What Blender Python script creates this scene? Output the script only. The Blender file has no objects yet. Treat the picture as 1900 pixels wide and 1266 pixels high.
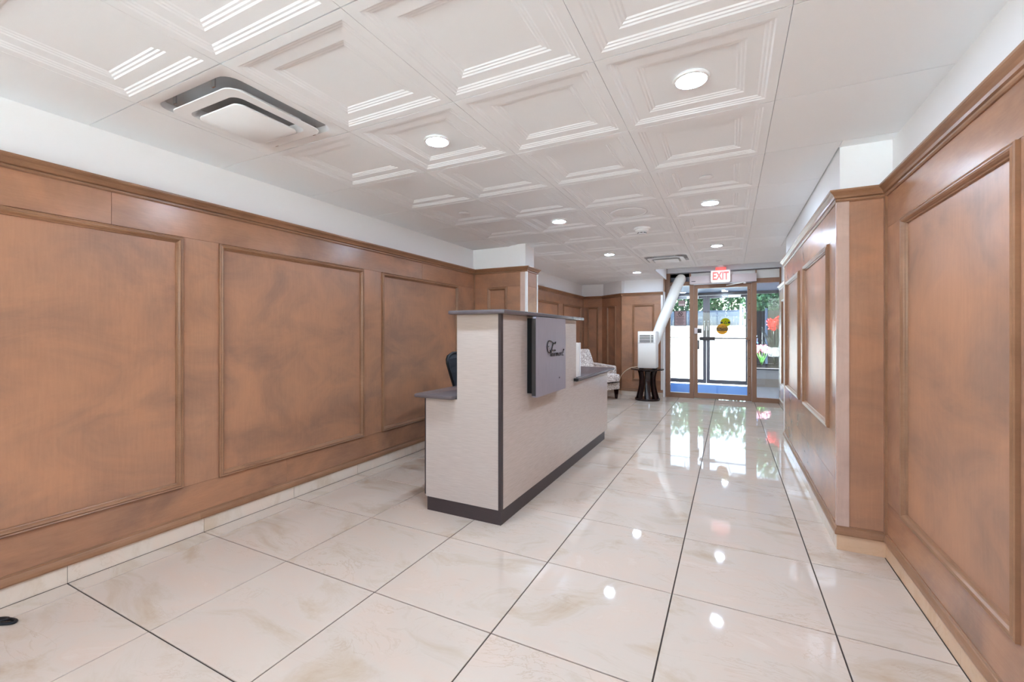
import bpy, bmesh, math, random
from mathutils import Vector, Matrix
random.seed(7)
SC = bpy.context.scene
COL = SC.collection
PI = math.pi

def lin(c):
    return tuple(((v/255)/12.92 if v/255 <= .04045 else (((v/255)+.055)/1.055)**2.4) for v in c)

# ------------------------------------------------------------------ camera, sky, sun, exposure
cam = bpy.data.cameras.new('camera'); cam_o = bpy.data.objects.new('camera', cam); COL.objects.link(cam_o)
cam_o.location = (0, 0, 1.13); cam_o.rotation_euler = (PI/2, 0, .4714)
cam.sensor_width = 36; cam.lens = 36*816.4/1900
cam.shift_x = (950-938.7)/1900; cam.shift_y = -(633-619.5)/1900
cam.clip_start = .05; cam.clip_end = 300
SC.camera = cam_o

W = bpy.data.worlds.new('sky'); SC.world = W; W.use_nodes = True
wn = W.node_tree.nodes; wl = W.node_tree.links
sky = wn.new('ShaderNodeTexSky'); sky.sky_type = 'NISHITA'; sky.sun_disc = False
sky.sun_elevation = math.radians(52); sky.sun_rotation = math.radians(20)
wl.new(sky.outputs[0], wn['Background'].inputs[0]); wn['Background'].inputs[1].default_value = .30

sun = bpy.data.lights.new('sun', 'SUN'); sun.energy = 46.0; sun.angle = .009; sun.color = (.80, .92, 1)
sun_o = bpy.data.objects.new('sun', sun); COL.objects.link(sun_o)
sun_o.rotation_euler = Vector((.22, -.42, -.9)).to_track_quat('-Z', 'Y').to_euler()
LENS_POWER = 172.0           # radiance of the lit downlight lenses
SC.view_settings.view_transform = 'Standard'; SC.view_settings.look = 'None'
SC.view_settings.exposure = 1.66; SC.view_settings.gamma = 1.0; SC.view_settings.use_curve_mapping = False
try:
    SC.cycles.use_denoising = True
    SC.cycles.max_bounces = 12; SC.cycles.diffuse_bounces = 7; SC.cycles.glossy_bounces = 6
    SC.cycles.transparent_max_bounces = 16; SC.cycles.sample_clamp_indirect = 12.0
    SC.cycles.caustics_reflective = False; SC.cycles.caustics_refractive = False
except Exception:
    pass

# ------------------------------------------------------------------ materials
MATS = {}
def mat(name, col=(200, 200, 200), rough=.5, metal=0.0, spec=.5, emit=None, es=0.0):
    m = bpy.data.materials.new(name); m.use_nodes = True
    b = m.node_tree.nodes['Principled BSDF']
    b.inputs['Base Color'].default_value = (*lin(col), 1)
    b.inputs['Roughness'].default_value = rough; b.inputs['Metallic'].default_value = metal
    b.inputs['Specular IOR Level'].default_value = spec
    if emit:
        b.inputs['Emission Color'].default_value = (*lin(emit), 1); b.inputs['Emission Strength'].default_value = es
    MATS[name] = m
    return m

def nodes(m):
    return m.node_tree.nodes, m.node_tree.links, m.node_tree.nodes['Principled BSDF']

def coords(n, l, scale, rand=True):
    tc = n.new('ShaderNodeTexCoord'); mp = n.new('ShaderNodeMapping'); mp.inputs['Scale'].default_value = scale
    if rand:
        oi = n.new('ShaderNodeObjectInfo'); ml = n.new('ShaderNodeVectorMath'); ml.operation = 'SCALE'
        ml.inputs[0].default_value = (37, 53, 29); l.new(oi.outputs['Random'], ml.inputs['Scale'])
        ad = n.new('ShaderNodeVectorMath'); l.new(tc.outputs['Object'], ad.inputs[0]); l.new(ml.outputs[0], ad.inputs[1])
        l.new(ad.outputs[0], mp.inputs['Vector'])
    else:
        l.new(tc.outputs['Object'], mp.inputs['Vector'])
    return mp.outputs[0]

def noise(n, l, vec, scale, detail=4, rough=.55, dist=0.0):
    t = n.new('ShaderNodeTexNoise'); t.inputs['Scale'].default_value = scale; t.inputs['Detail'].default_value = detail
    t.inputs['Roughness'].default_value = rough; t.inputs['Distortion'].default_value = dist
    l.new(vec, t.inputs['Vector']); return t.outputs['Fac']

def ramp(n, l, fac, stops):
    r = n.new('ShaderNodeValToRGB'); e = r.color_ramp.elements
    while len(e) < len(stops): e.new(.5)
    for k, (p, c) in enumerate(stops):
        e[k].position = p; e[k].color = (*lin(c), 1)
    l.new(fac, r.inputs[0]); return r.outputs[0]

def mix(n, l, fac, a, b, mode='MIX'):
    x = n.new('ShaderNodeMix'); x.data_type = 'RGBA'; x.blend_type = mode
    if isinstance(fac, (int, float)): x.inputs[0].default_value = fac
    else: l.new(fac, x.inputs[0])
    for s, i in ((a, 6), (b, 7)):
        if isinstance(s, tuple): x.inputs[i].default_value = (*lin(s), 1)
        else: l.new(s, x.inputs[i])
    return x.outputs[2]

def wood(name, c_dark, c_mid, c_light, grain='z', rough=.34, spec=.5):
    m = mat(name, c_mid, rough, spec=spec); n, l, b = nodes(m)
    st = {'z': (9, 9, .8), 'h': (1.2, 1.2, 14)}[grain]
    v = coords(n, l, (1, 1, 1)); vg = coords(n, l, st)
    blot = noise(n, l, coords(n, l, (1, 1, 1.5)), 2.2, 6, .62, .6)
    base = ramp(n, l, blot, [(.32, c_dark), (.5, c_mid), (.68, c_light)])
    g = noise(n, l, vg, 9, 6, .65)
    gr = ramp(n, l, g, [(.3, (205, 200, 196)), (.7, (255, 255, 255))])
    c = mix(n, l, .24, base, gr, 'MULTIPLY')
    l.new(c, b.inputs['Base Color'])
    bp = n.new('ShaderNodeBump'); bp.inputs['Strength'].default_value = .06; bp.inputs['Distance'].default_value = .002
    l.new(g, bp.inputs['Height']); l.new(bp.outputs[0], b.inputs['Normal'])
    return m

WD = ((152, 115, 93), (174, 128, 99), (190, 137, 103))
M_PANEL = wood('stained_maple_panel', *WD, 'z', .36)
M_STILE = wood('stained_maple_stile', *[tuple(v+2 for v in c) for c in WD], 'z', .26)
M_RAIL = wood('stained_maple_rail', *[tuple(v-4 for v in c) for c in WD], 'h', .26)
M_MOULD = wood('stained_maple_moulding', (136, 98, 71), (152, 111, 81), (166, 123, 92), 'h', .32)
M_PALE = wood('pale_maple_corner', (190, 160, 144), (203, 174, 158), (214, 186, 170), 'z', .3)
M_DARKWOOD = wood('dark_espresso_wood', (24, 12, 12), (34, 18, 17), (46, 26, 24), 'z', .15)
M_BACK = mat('shadow_gap_backing', (70, 48, 38), .9)
M_WALL = mat('white_wall_paint', (248, 249, 250), .75, spec=.25)
M_CEIL = mat('white_ceiling_tile', (246, 250, 253), .85, spec=.1)
M_DARK = mat('black_void', (14, 13, 14), .9)
M_GROUT = mat('brown_grout', (62, 51, 45), .9)

def marble(name, tint, rough):
    m = mat(name, tint, rough); n, l, b = nodes(m)
    v = coords(n, l, (1, 1.6, 1))
    cl = noise(n, l, v, 2.4, 6, .6, .8)
    t = tint
    base = ramp(n, l, cl, [(.30, (t[0]-14, t[1]-20, t[2]-28)), (.47, t), (.62, (t[0]+3, t[1]-2, t[2]-4)), (.75, (min(t[0]+10, 250), min(t[1]+11, 248), min(t[2]+12, 246)))])
    vn = noise(n, l, coords(n, l, (1, 2.2, 1)), 2.0, 8, .62, 2.2)
    ab = n.new('ShaderNodeMath'); ab.operation = 'SUBTRACT'; ab.inputs[1].default_value = .5; l.new(vn, ab.inputs[0])
    ac = n.new('ShaderNodeMath'); ac.operation = 'ABSOLUTE'; l.new(ab.outputs[0], ac.inputs[0])
    vein = ramp(n, l, ac.outputs[0], [(0, (255, 255, 255)), (.018, (0, 0, 0))])
    br = n.new('ShaderNodeRGBToBW'); l.new(vein, br.inputs[0])
    msk = n.new('ShaderNodeMath'); msk.operation = 'MULTIPLY'; l.new(br.outputs[0], msk.inputs[0])
    pm = noise(n, l, v, 1.7, 3, .5)
    pr = ramp(n, l, pm, [(.46, (0, 0, 0)), (.70, (165, 165, 165))])
    pb = n.new('ShaderNodeRGBToBW'); l.new(pr, pb.inputs[0]); l.new(pb.outputs[0], msk.inputs[1])
    c = mix(n, l, msk.outputs[0], base, (t[0]-34, t[1]-48, t[2]-62))
    l.new(c, b.inputs['Base Color'])
    return m
M_TILE = marble('polished_cream_marble', (203, 188, 173), .035)
M_BASE = marble('cream_marble_baseboard', (222, 208, 192), .15)
M_BASEWARM = marble('marble_baseboard_warm_light', (216, 182, 150), .15)  # tan tint paints wood-reflected light and shade onto the cream marble

def laminate(name, c, rough, grain=(1.5, 1.5, 26), amt=.5, spec=.5, metal=0.0):
    m = mat(name, c, rough, metal=metal, spec=spec); n, l, b = nodes(m)
    g = noise(n, l, coords(n, l, grain, False), 7, 5, .6)
    gr = ramp(n, l, g, [(.3, (222, 219, 216)), (.7, (255, 255, 255))])
    l.new(mix(n, l, amt, c, gr, 'MULTIPLY'), b.inputs['Base Color'])
    return m
M_GREIGE = laminate('greige_wood_laminate', (199, 186, 176), .24)
M_CHAR = laminate('charcoal_brown_laminate', (66, 55, 55), .4)
M_TOP = laminate('dark_grey_counter_laminate', (104, 96, 98), .22, (2, 20, 2))
M_SIGN = laminate('brushed_grey_sign', (168, 163, 174), .3, (24, 24, 1.2), .6, metal=.35)
M_SIGNEDGE = mat('dark_sign_edge', (58, 54, 52), .45)
M_BLACK = mat('black_plastic', (22, 22, 24), .45)
M_LETTER = mat('black_raised_letter', (18, 17, 18), .25)
M_CHROME = mat('bright_metal', (205, 205, 205), .2, metal=1)
M_WHITE = mat('white_plastic', (244, 247, 249), .5, spec=.3)
M_OFFW = mat('off_white_panel', (238, 236, 231), .5)
M_ACBODY = mat('ivory_white_casing', (243, 242, 236), .45)
M_HOSE = mat('white_hose_fabric', (238, 237, 230), .6)
M_GREYGAP = mat('grey_sheet_metal', (176, 176, 178), .5)
M_CORD = mat('cream_cord', (226, 205, 178), .5)
M_BRONZE = laminate('bronze_door_frame', (146, 108, 82), .35, (18, 18, 1.5), .5)
M_HEADER = mat('pinkish_beige_operator_cover', (214, 200, 198), .35)
M_OUTFRAME = mat('dark_bronze_outer_frame', (92, 86, 88), .35)
M_BLUE = laminate('blue_entrance_mat', (38, 112, 190), .85, (40, 6, 1), .8)
M_PAVE = laminate('pale_concrete', (214, 210, 204), .9, (3, 3, 3), .5)
M_ASPH = laminate('grey_paving', (116, 115, 113), .9, (3, 3, 3), .5, spec=.1)
M_FENCE = laminate('grey_weathered_fence', (92, 103, 122), .8, (30, 30, 2), .8, spec=.08)
M_DFENCE = laminate('dark_stained_fence', (34, 31, 35), .7, (30, 30, 2), .8, spec=.05)
M_KNEE = mat('beige_knee_wall', (196, 188, 182), .6)
M_TAN = mat('tan_tile_skirting', (172, 152, 136), .4)
M_VFLOOR = mat('pale_vestibule_floor', (214, 208, 208), .15)
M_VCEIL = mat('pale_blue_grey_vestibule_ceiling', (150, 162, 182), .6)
M_LENS = mat('lit_led_lens', (255, 255, 255), .4, emit=(208, 230, 255), es=LENS_POWER)
M_EXIT = mat('backlit_exit_face', (240, 214, 208), .4, emit=(255, 205, 195), es=.25)
M_EXITRED = mat('backlit_red_letter', (228, 92, 84), .4, emit=(255, 90, 80), es=.25)
M_YEL = mat('yellow_sticker', (252, 246, 40), .5)
M_ORG = mat('amber_sticker', (240, 178, 30), .5)
def backlit(m, fac):
    n, l, b = nodes(m); out = n['Material Output']
    t = n.new('ShaderNodeBsdfTranslucent'); t.inputs[0].default_value = b.inputs['Base Color'].default_value
    x = n.new('ShaderNodeMixShader'); x.inputs[0].default_value = fac
    l.new(b.outputs[0], x.inputs[1]); l.new(t.outputs[0], x.inputs[2]); l.new(x.outputs[0], out.inputs[0])
backlit(M_YEL, .35); backlit(M_ORG, .30)
M_PLAQUE = mat('mauve_plaque', (176, 150, 150), .5)
M_PLAQB = mat('plaque_border', (86, 78, 90), .5)
M_INK = mat('dark_ink', (40, 26, 36), .6)
M_TRUNK = mat('brown_bark', (82, 66, 52), .9)
M_POST = mat('white_post_paint', (236, 236, 236), .5)
M_SOIL = mat('dark_soil', (44, 34, 28), 1)
M_PLANTER = mat('dark_planter', (26, 23, 23), .7, spec=.1)

def leafy(name, c1, c2):
    m = mat(name, c1, .6, spec=.12); n, l, b = nodes(m)
    f = noise(n, l, coords(n, l, (1, 1, 1), False), 9, 2)
    l.new(ramp(n, l, f, [(.35, c1), (.65, c2)]), b.inputs['Base Color'])
    return m
M_LEAF = leafy('green_tree_leaf', (40, 78, 50), (112, 150, 106))
M_LEAFD = leafy('dark_canna_leaf', (26, 34, 32), (52, 64, 58))
M_LEAFG = leafy('bright_green_leaf', (84, 150, 70), (150, 200, 124))
M_RED = leafy('red_petal', (205, 20, 30), (235, 58, 60))
M_PINK = leafy('pink_petal', (226, 140, 162), (240, 214, 222))
M_BLUEP = leafy('blue_white_petal', (52, 104, 180), (205, 218, 232))

def glass(name, tint=(1, 1, 1), base=.06):
    m = bpy.data.materials.new(name); m.use_nodes = True; n = m.node_tree.nodes; l = m.node_tree.links
    n.remove(n['Principled BSDF']); out = n['Material Output']
    tr = n.new('ShaderNodeBsdfTransparent'); tr.inputs[0].default_value = (*tint, 1)
    gl = n.new('ShaderNodeBsdfGlossy'); gl.inputs['Roughness'].default_value = .0
    fr = n.new('ShaderNodeFresnel'); fr.inputs[0].default_value = 1.45
    mx = n.new('ShaderNodeMixShader'); l.new(fr.outputs[0], mx.inputs[0])
    l.new(tr.outputs[0], mx.inputs[1]); l.new(gl.outputs[0], mx.inputs[2]); l.new(mx.outputs[0], out.inputs[0])
    MATS[name] = m; return m
M_GLASS = glass('clear_glass', (.97, .985, .98))

def fabric_pattern():
    m = mat('damask_upholstery', (214, 204, 196), .85, spec=.2); n, l, b = nodes(m)
    v = coords(n, l, (1, 1, 1), False)
    vo = n.new('ShaderNodeTexVoronoi'); vo.inputs['Scale'].default_value = 11; l.new(v, vo.inputs['Vector'])
    mu = n.new('ShaderNodeMath'); mu.operation = 'MULTIPLY'; mu.inputs[1].default_value = 30; l.new(vo.outputs['Distance'], mu.inputs[0])
    si = n.new('ShaderNodeMath'); si.operation = 'SINE'; l.new(mu.outputs[0], si.inputs[0])
    f2 = noise(n, l, v, 26, 3, .6, 1.5)
    ad = n.new('ShaderNodeMath'); ad.operation = 'MULTIPLY_ADD'; l.new(si.outputs[0], ad.inputs[0]); ad.inputs[1].default_value = .12; l.new(f2, ad.inputs[2])
    c = ramp(n, l, ad.outputs[0], [(.40, (244, 236, 228)), (.50, (222, 208, 198)), (.56, (132, 112, 110)), (.62, (150, 128, 120)), (.68, (238, 226, 214))])
    l.new(c, b.inputs['Base Color']); return m
M_FABRIC = fabric_pattern()
def mesh_fabric():
    m = mat('black_mesh_fabric', (30, 31, 38), .8); return m
M_MESH = mesh_fabric()

# ------------------------------------------------------------------ mesh helpers
def obj(name, bm, m=None, parent=None, kind=None, loc=None, smooth=False, recalc=True):
    if recalc: bmesh.ops.recalc_face_normals(bm, faces=bm.faces[:])
    me = bpy.data.meshes.new(name); bm.to_mesh(me); bm.free()
    if m: me.materials.append(m)
    if smooth:
        for p in me.polygons: p.use_smooth = True
        try: me.set_sharp_from_angle(angle=math.radians(40))
        except Exception: pass
    o = bpy.data.objects.new(name, me); COL.objects.link(o)
    if loc: o.location = loc
    if parent: o.parent = parent
    if kind: o['kind'] = kind
    return o

def thing(name, label, cat, loc=(0, 0, 0), rz=0, group=None):
    o = bpy.data.objects.new(name, None); o.empty_display_size = .1; COL.objects.link(o)
    o.location = loc; o.rotation_euler = (0, 0, rz); o['label'] = label; o['category'] = cat
    if group: o['group'] = group
    return o

def tag(o, label, cat, group=None):
    o['label'] = label; o['category'] = cat
    if group: o['group'] = group
    return o

def struct(name, bm, m, label=None):
    o = obj(name, bm, m); o['kind'] = 'structure'
    if label: o['label'] = label
    return o

def nb(): return bmesh.new()

def box(bm, x0, x1, y0, y1, z0, z1, T=None, bev=0):
    vs = [bm.verts.new((x, y, z)) for x in (x0, x1) for y in (y0, y1) for z in (z0, z1)]
    f = [(0, 1, 3, 2), (4, 6, 7, 5), (0, 4, 5, 1), (2, 3, 7, 6), (0, 2, 6, 4), (1, 5, 7, 3)]
    fs = [bm.faces.new([vs[i] for i in q]) for q in f]
    if bev:
        es = list({e for g in fs for e in g.edges})
        r = bmesh.ops.bevel(bm, geom=es, offset=bev, segments=2, profile=.6, affect='EDGES')
    if T:
        for v in bm.verts: v.co = T(v.co)
    return bm

def bx(name, a, m, parent=None, bev=0, **k):
    return obj(name, box(nb(), *a, bev=bev), m, parent, smooth=bool(bev), **k)

def lathe(bm, prof, seg=32, c=(0, 0, 0)):
    rings = []
    for r, z in prof:
        if r < 1e-6: rings.append([bm.verts.new((c[0], c[1], c[2]+z))])
        else: rings.append([bm.verts.new((c[0]+r*math.cos(2*PI*i/seg), c[1]+r*math.sin(2*PI*i/seg), c[2]+z)) for i in range(seg)])
    for a, b in zip(rings, rings[1:]):
        for i in range(seg):
            j = (i+1) % seg
            if len(a) == 1 and len(b) == 1: continue
            if len(a) == 1: bm.faces.new((a[0], b[i], b[j]))
            elif len(b) == 1: bm.faces.new((a[i], a[j], b[0]))
            else: bm.faces.new((a[i], a[j], b[j], b[i]))
    if len(rings[0]) > 1: bm.faces.new(rings[0])
    if len(rings[-1]) > 1: bm.faces.new(rings[-1])
    return bm

def tube(bm, pts, r, seg=10, cap=True):
    pts = [Vector(p) for p in pts]; rings = []; prev = None
    rs = r if isinstance(r, (list, tuple)) else [r]*len(pts)
    for i, p in enumerate(pts):
        t = (pts[min(i+1, len(pts)-1)]-pts[max(i-1, 0)]).normalized()
        if prev is None:
            u = t.cross(Vector((0, 0, 1)))
            if u.length < 1e-3: u = t.cross(Vector((1, 0, 0)))
        else:
            u = prev - t*prev.dot(t)
        u.normalize(); prev = u; w = t.cross(u)
        rings.append([bm.verts.new(p+rs[i]*(u*math.cos(2*PI*k/seg)+w*math.sin(2*PI*k/seg))) for k in range(seg)])
    for a, b in zip(rings, rings[1:]):
        for k in range(seg):
            bm.faces.new((a[k], a[(k+1) % seg], b[(k+1) % seg], b[k]))
    if cap: bm.faces.new(rings[0]); bm.faces.new(rings[-1])
    return bm

def smooth_path(pts, n=8):
    pts = [Vector(p) for p in pts]; out = []
    P = [pts[0]*2-pts[1]] + pts + [pts[-1]*2-pts[-2]]
    for i in range(1, len(P)-2):
        for k in range(n):
            t = k/n; a, b, c, d = P[i-1], P[i], P[i+1], P[i+2]
            out.append(.5*((2*b)+(c-a)*t+(2*a-5*b+4*c-d)*t*t+(3*b-a-3*c+d)*t**3))
    out.append(pts[-1]); return out

def rr_loop(h, r, z, n=5, hy=None):
    hy = h if hy is None else hy; out = []
    for sx, sy, a0 in ((1, 1, 0), (-1, 1, PI/2), (-1, -1, PI), (1, -1, 1.5*PI)):
        for k in range(n+1):
            a = a0+PI/2*k/n
            out.append((sx*(h-r)+r*math.cos(a), sy*(hy-r)+r*math.sin(a), z))
    return out

def loft(bm, loops, cap0=False, cap1=False, T=None):
    R = [[bm.verts.new(T(Vector(p)) if T else p) for p in L] for L in loops]
    for a, b in zip(R, R[1:]):
        n = len(a)
        for i in range(n): bm.faces.new((a[i], a[(i+1) % n], b[(i+1) % n], b[i]))
    if cap0: bm.faces.new(R[0])
    if cap1: bm.faces.new(R[-1])
    return bm

def copy_tree(o, parent=None):
    c = o.copy(); COL.objects.link(c)
    if parent: c.parent = parent
    for ch in list(o.children): copy_tree(ch, c)
    return c

def text_mesh(s, size, ext, T, bold=0.0, xs=1.0):
    cu = bpy.data.curves.new('txt', 'FONT'); cu.body = s; cu.size = size; cu.extrude = ext; cu.offset = bold
    cu.align_x = 'CENTER'; cu.align_y = 'CENTER'; cu.resolution_u = 2
    to = bpy.data.objects.new('txt', cu); COL.objects.link(to)
    bpy.context.view_layer.update()
    me = bpy.data.meshes.new_from_object(to.evaluated_get(bpy.context.evaluated_depsgraph_get()))
    bm = nb(); bm.from_mesh(me)
    for v in bm.verts: v.co = T(Vector((v.co.x*xs, v.co.y, v.co.z)))
    bpy.data.objects.remove(to); bpy.data.curves.remove(cu); bpy.data.meshes.remove(me)
    return bm

# ------------------------------------------------------------------ dimensions
ZC = 2.118                   # grid ceiling
TF, FX, FY = .580, -1.965, .873
TC, GX, GY = .6096, -2.270, .960
YB = -2.7                    # wall behind the camera

# ------------------------------------------------------------------ floor
floor = struct('floor', box(nb(), -2.80, .85, YB-.1, 8.74, -.12, -.004), M_GROUT, 'polished cream marble tile floor with dark grout lines')
XL = [-2.6705, FX-TF, FX, FX+TF, FX+2*TF, FX+3*TF, FX+4*TF, .6965]
k0 = math.floor((YB-FY)/TF)
YL = [YB]+[FY+TF*k for k in range(k0+1, 14)]+[8.72]
def tile_bm(w, d):
    bm = nb(); b = .0012
    loft(bm, [[(x*(w-e), y*(d-e), z) for x, y in ((1, 1), (-1, 1), (-1, -1), (1, -1))] for e, z in ((0, -.012), (0, -b), (b, 0))], True, True)
    return bm
full = None
for i in range(len(XL)-1):
    for j in range(len(YL)-1):
        x0, x1, y0, y1 = XL[i], XL[i+1], YL[j], YL[j+1]
        gx, gy = .0026, .0026
        c = ((x0+x1)/2, (y0+y1)/2, 0)
        isfull = abs(x1-x0-TF) < 1e-4 and abs(y1-y0-TF) < 1e-4
        if isfull and full:
            o = full.copy(); o.location = c; COL.objects.link(o); o.parent = floor
        else:
            o = obj('floor_tile', tile_bm((x1-x0)/2-gx, (y1-y0)/2-gy), M_TILE, floor, loc=c)
            if isfull: full = o

# ------------------------------------------------------------------ ceiling
bm = nb(); box(bm, -2.85, .9, YB-.1, 7.07, ZC+.092, ZC+.16); box(bm, -2.85, -1.02, 7.07, 8.75, ZC+.092, ZC+.16)
ceiling = struct('ceiling', bm, M_CEIL, 'white suspended ceiling of coffered lay-in tiles with flat border tiles')
g = .0022
def coffer_bm():
    h = TC/2-g; bm = nb()
    L = [(h, .022), (h, 0), (h-.036, 0), (h-.042, .003), (h-.049, .003), (h-.055, .006), (h-.062, .006), (h-.068, .009),
         (h-.116, .009), (h-.122, .012), (h-.129, .012), (h-.135, .015), (h-.142, .015), (h-.148, .018)]
    loft(bm, [[(x*(r+.0013), y*r, z) for x, y in ((1, 1), (-1, 1), (-1, -1), (1, -1))] for r, z in L], False, True)
    return bm
def flat_bm(w, d):
    return box(nb(), -w/2+.0012, w/2-.0012, -d/2+g, d/2-g, 0, .018)
VENTS = {(0, 0), (2, 8)}
proto = None
R0 = math.floor((YB-GY)/TC)
for k in range(R0, 12):
    for c in range(4):
        x = GX+TC*(c+.5); y = GY+TC*(k+.5)
        if (c, k) in VENTS: continue
        if y+TC/2 > 7.07 and x > -1.1: continue
        if y+TC/2 > 8.3: continue
        if proto is None: o = proto = obj('ceiling_tile', coffer_bm(), M_CEIL, ceiling, loc=(x, y, ZC))
        else:
            o = proto.copy(); o.location = (x, y, ZC); COL.objects.link(o); o.parent = ceiling
def flat(x0, x1, y0, y1):
    obj('border_tile', flat_bm(x1-x0, y1-y0), M_CEIL, ceiling, loc=((x0+x1)/2, (y0+y1)/2, ZC))
XR = GX+4*TC
for k in range(R0, 13):
    y0, y1 = GY+TC*k, min(GY+TC*(k+1), 8.72)
    if y0 > 8.70: break
    flat(-2.73, GX, y0, y1)
    if y1 <= 7.07:
        if k in (3, 4, 5, 6, 7):
            flat(XR, .512, y0, y1)
            if k == 3: flat(.512, .75, y0, 2.885)
            if k == 7: flat(.512, .75, 5.40, y1)
        else: flat(XR, .75, y0, y1)
for c in range(4):
    x0 = GX+TC*c; x1 = x0+TC
    if x0 > -1.1: break
    flat(x0, min(x1, -1.03), 8.275 if c < 2 else 7.665, 8.72)
flat(GX+TC*2, -1.03, 7.056, 7.665)
# raised plain ceiling in front of the doors with its risers
bm = nb(); box(bm, -1.03, .9, 7.06, 8.55, 2.30, 2.36); box(bm, -1.03, .9, 7.050, 7.068, ZC+.002, 2.30); box(bm, -1.035, -1.017, 7.068, 8.44, ZC-.02, 2.30)
struct('ceiling_raised', bm, M_CEIL, 'raised plain white ceiling strip in front of the entrance doors')

# ------------------------------------------------------------------ panelled walls
CROWN = [(-.036, 1.818), (.006, 1.818), (.010, 1.823), (.010, 1.831), (.005, 1.834), (.014, 1.838), (.017, 1.848), (.024, 1.857), (.032, 1.863), (.034, 1.866), (.036, 1.868), (.036, 1.877), (-.036, 1.877)]
SHOE = [(-.02, .081), (.011, .081), (.013, .088), (.011, .101), (.006, .113), (.003, .116), (.003, .127), (-.02, .127)]
MOULD = [(0, -.004), (0, .011), (.004, .014), (.008, .012), (.011, .012), (.015, .016), (.020, .014), (.025, .007), (.027, .002), (.031, .000), (.033, -.010)]

def frame(P, u, n):
    P = Vector((P[0], P[1], 0)); u = Vector((u[0], u[1], 0)); n = Vector((n[0], n[1], 0))
    return lambda s, o, z: P+u*s+n*o+Vector((0, 0, z))

def fbox(T, s0, s1, o0, o1, z0, z1):
    bm = nb(); box(bm, s0, s1, o0, o1, z0, z1)
    for v in bm.verts: v.co = T(*v.co)
    return bm

def extrude(T, prof, s0, s1, m0=0, m1=0):
    bm = nb()
    a = [bm.verts.new(T(s0-m0*o, o, z)) for o, z in prof]; b = [bm.verts.new(T(s1+m1*o, o, z)) for o, z in prof]
    n = len(prof)
    for i in range(n): bm.faces.new((a[i], a[(i+1) % n], b[(i+1) % n], b[i]))
    bm.faces.new(a); bm.faces.new(b); return bm

def panel_mould(T, s0, s1, z0, z1):
    bm = nb(); R = []
    for d, o in MOULD:
        R.append([bm.verts.new(T(s, o, z)) for s, z in ((s0+d, z0+d), (s1-d, z0+d), (s1-d, z1-d), (s0+d, z1-d))])
    for a, b in zip(R, R[1:]):
        for i in range(4): bm.faces.new((a[i], a[(i+1) % 4], b[(i+1) % 4], b[i]))
    return bm

GAP = .0008
def boards(T, parent, s0, s1, z0, z1, seams, m, name):
    e = [s0]+[s for s in seams if s0 < s < s1]+[s1]
    for a, b in zip(e, e[1:]): obj(name, fbox(T, a+GAP, b-GAP, -.022, 0, z0, z1), m, parent)

def wainscot(T, parent, s0, s1, panels, m=(0, 0), top=(), bot=(), shoe=(), z=(.288, 1.657), b2=None):
    obj('backing_board', fbox(T, s0, s1, -.030, -.0225, .05, 1.82), M_BACK, parent)
    obj('crown_moulding', extrude(T, CROWN, s0, s1, *m), M_MOULD, parent)
    e = [s0]+list(shoe)+[s1]
    for i, (a, b) in enumerate(zip(e, e[1:])):
        obj('shoe_moulding', extrude(T, SHOE, a, b, m[0] if i == 0 else 0, m[1] if i == len(e)-2 else 0), M_MOULD, parent)
    boards(T, parent, s0, s1, z[1]+.004, 1.819, top, M_RAIL, 'top_rail')
    if b2:
        boards(T, parent, s0, s1, b2+.001, z[0]-.002, bot, M_RAIL, 'bottom_rail'); boards(T, parent, s0, s1, .120, b2, (), M_RAIL, 'bottom_rail')
    else: boards(T, parent, s0, s1, .120, z[0]-.002, bot, M_RAIL, 'bottom_rail')
    x = s0
    for a, b in list(panels)+[(s1, s1)]:
        if a-x > .01: obj('stile', fbox(T, x+GAP, a-GAP, -.022, 0, z[0]-.001, z[1]+.003), M_STILE, parent)
        if b > a:
            p = obj('wall_panel', fbox(T, a+.008, b-.008, -.022, -.008, z[0]+.008, z[1]-.008), M_PANEL, parent)
            obj('panel_moulding', panel_mould(T, a, b, z[0], z[1]), M_MOULD, p)
        x = b

# left wall
wl_ = struct('wall_left', box(nb(), -2.85, -2.710, YB, 4.46, 0, 2.20), M_WALL, 'left wall with brown stained wood panelling under a white upper band')
TL = frame((-2.675, 0), (0, 1), (1, 0))
wainscot(TL, wl_, YB, 4.43, [(-2.34, -1.19), (-1.0, .195-.19), (.195, 1.345), (1.536, 2.678), (2.891, 4.078)], (0, -1), (-1.2, 1.033, 3.449), (-.5, 1.98), (1.43,))
obj('corner_strip', fbox(TL, 4.415, 4.43, -.02, .012, .12, 1.82), M_MOULD, wl_)
# left pillar
wp = nb(); box(wp, -2.75, -2.030, 4.462, 4.70, 0, 2.20)
wp_ = struct('wall_pillar', wp, M_WALL, 'square wood-clad pillar projecting from the left wall behind the desk')
TP = frame((-2.675, 4.43), (1, 0), (0, -1))
wainscot(TP, wp_, .0, .675, [(.181, .432)], (-1, 1))
obj('corner_strip', fbox(TP, .598, .6555, -.02, .004, .127, 1.818), M_PALE, wp_)
obj('corner_strip', fbox(TP, .657, .679, -.02, .006, .127, 1.818), M_OFFW, wp_)
TP2 = frame((-2.0, 4.43), (0, 1), (1, 0))
wainscot(TP2, wp_, .0, .30, [], (1, 1))
obj('corner_strip', fbox(TP2, .278, .302, -.02, .006, .127, 1.818), M_OFFW, wp_)
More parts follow.
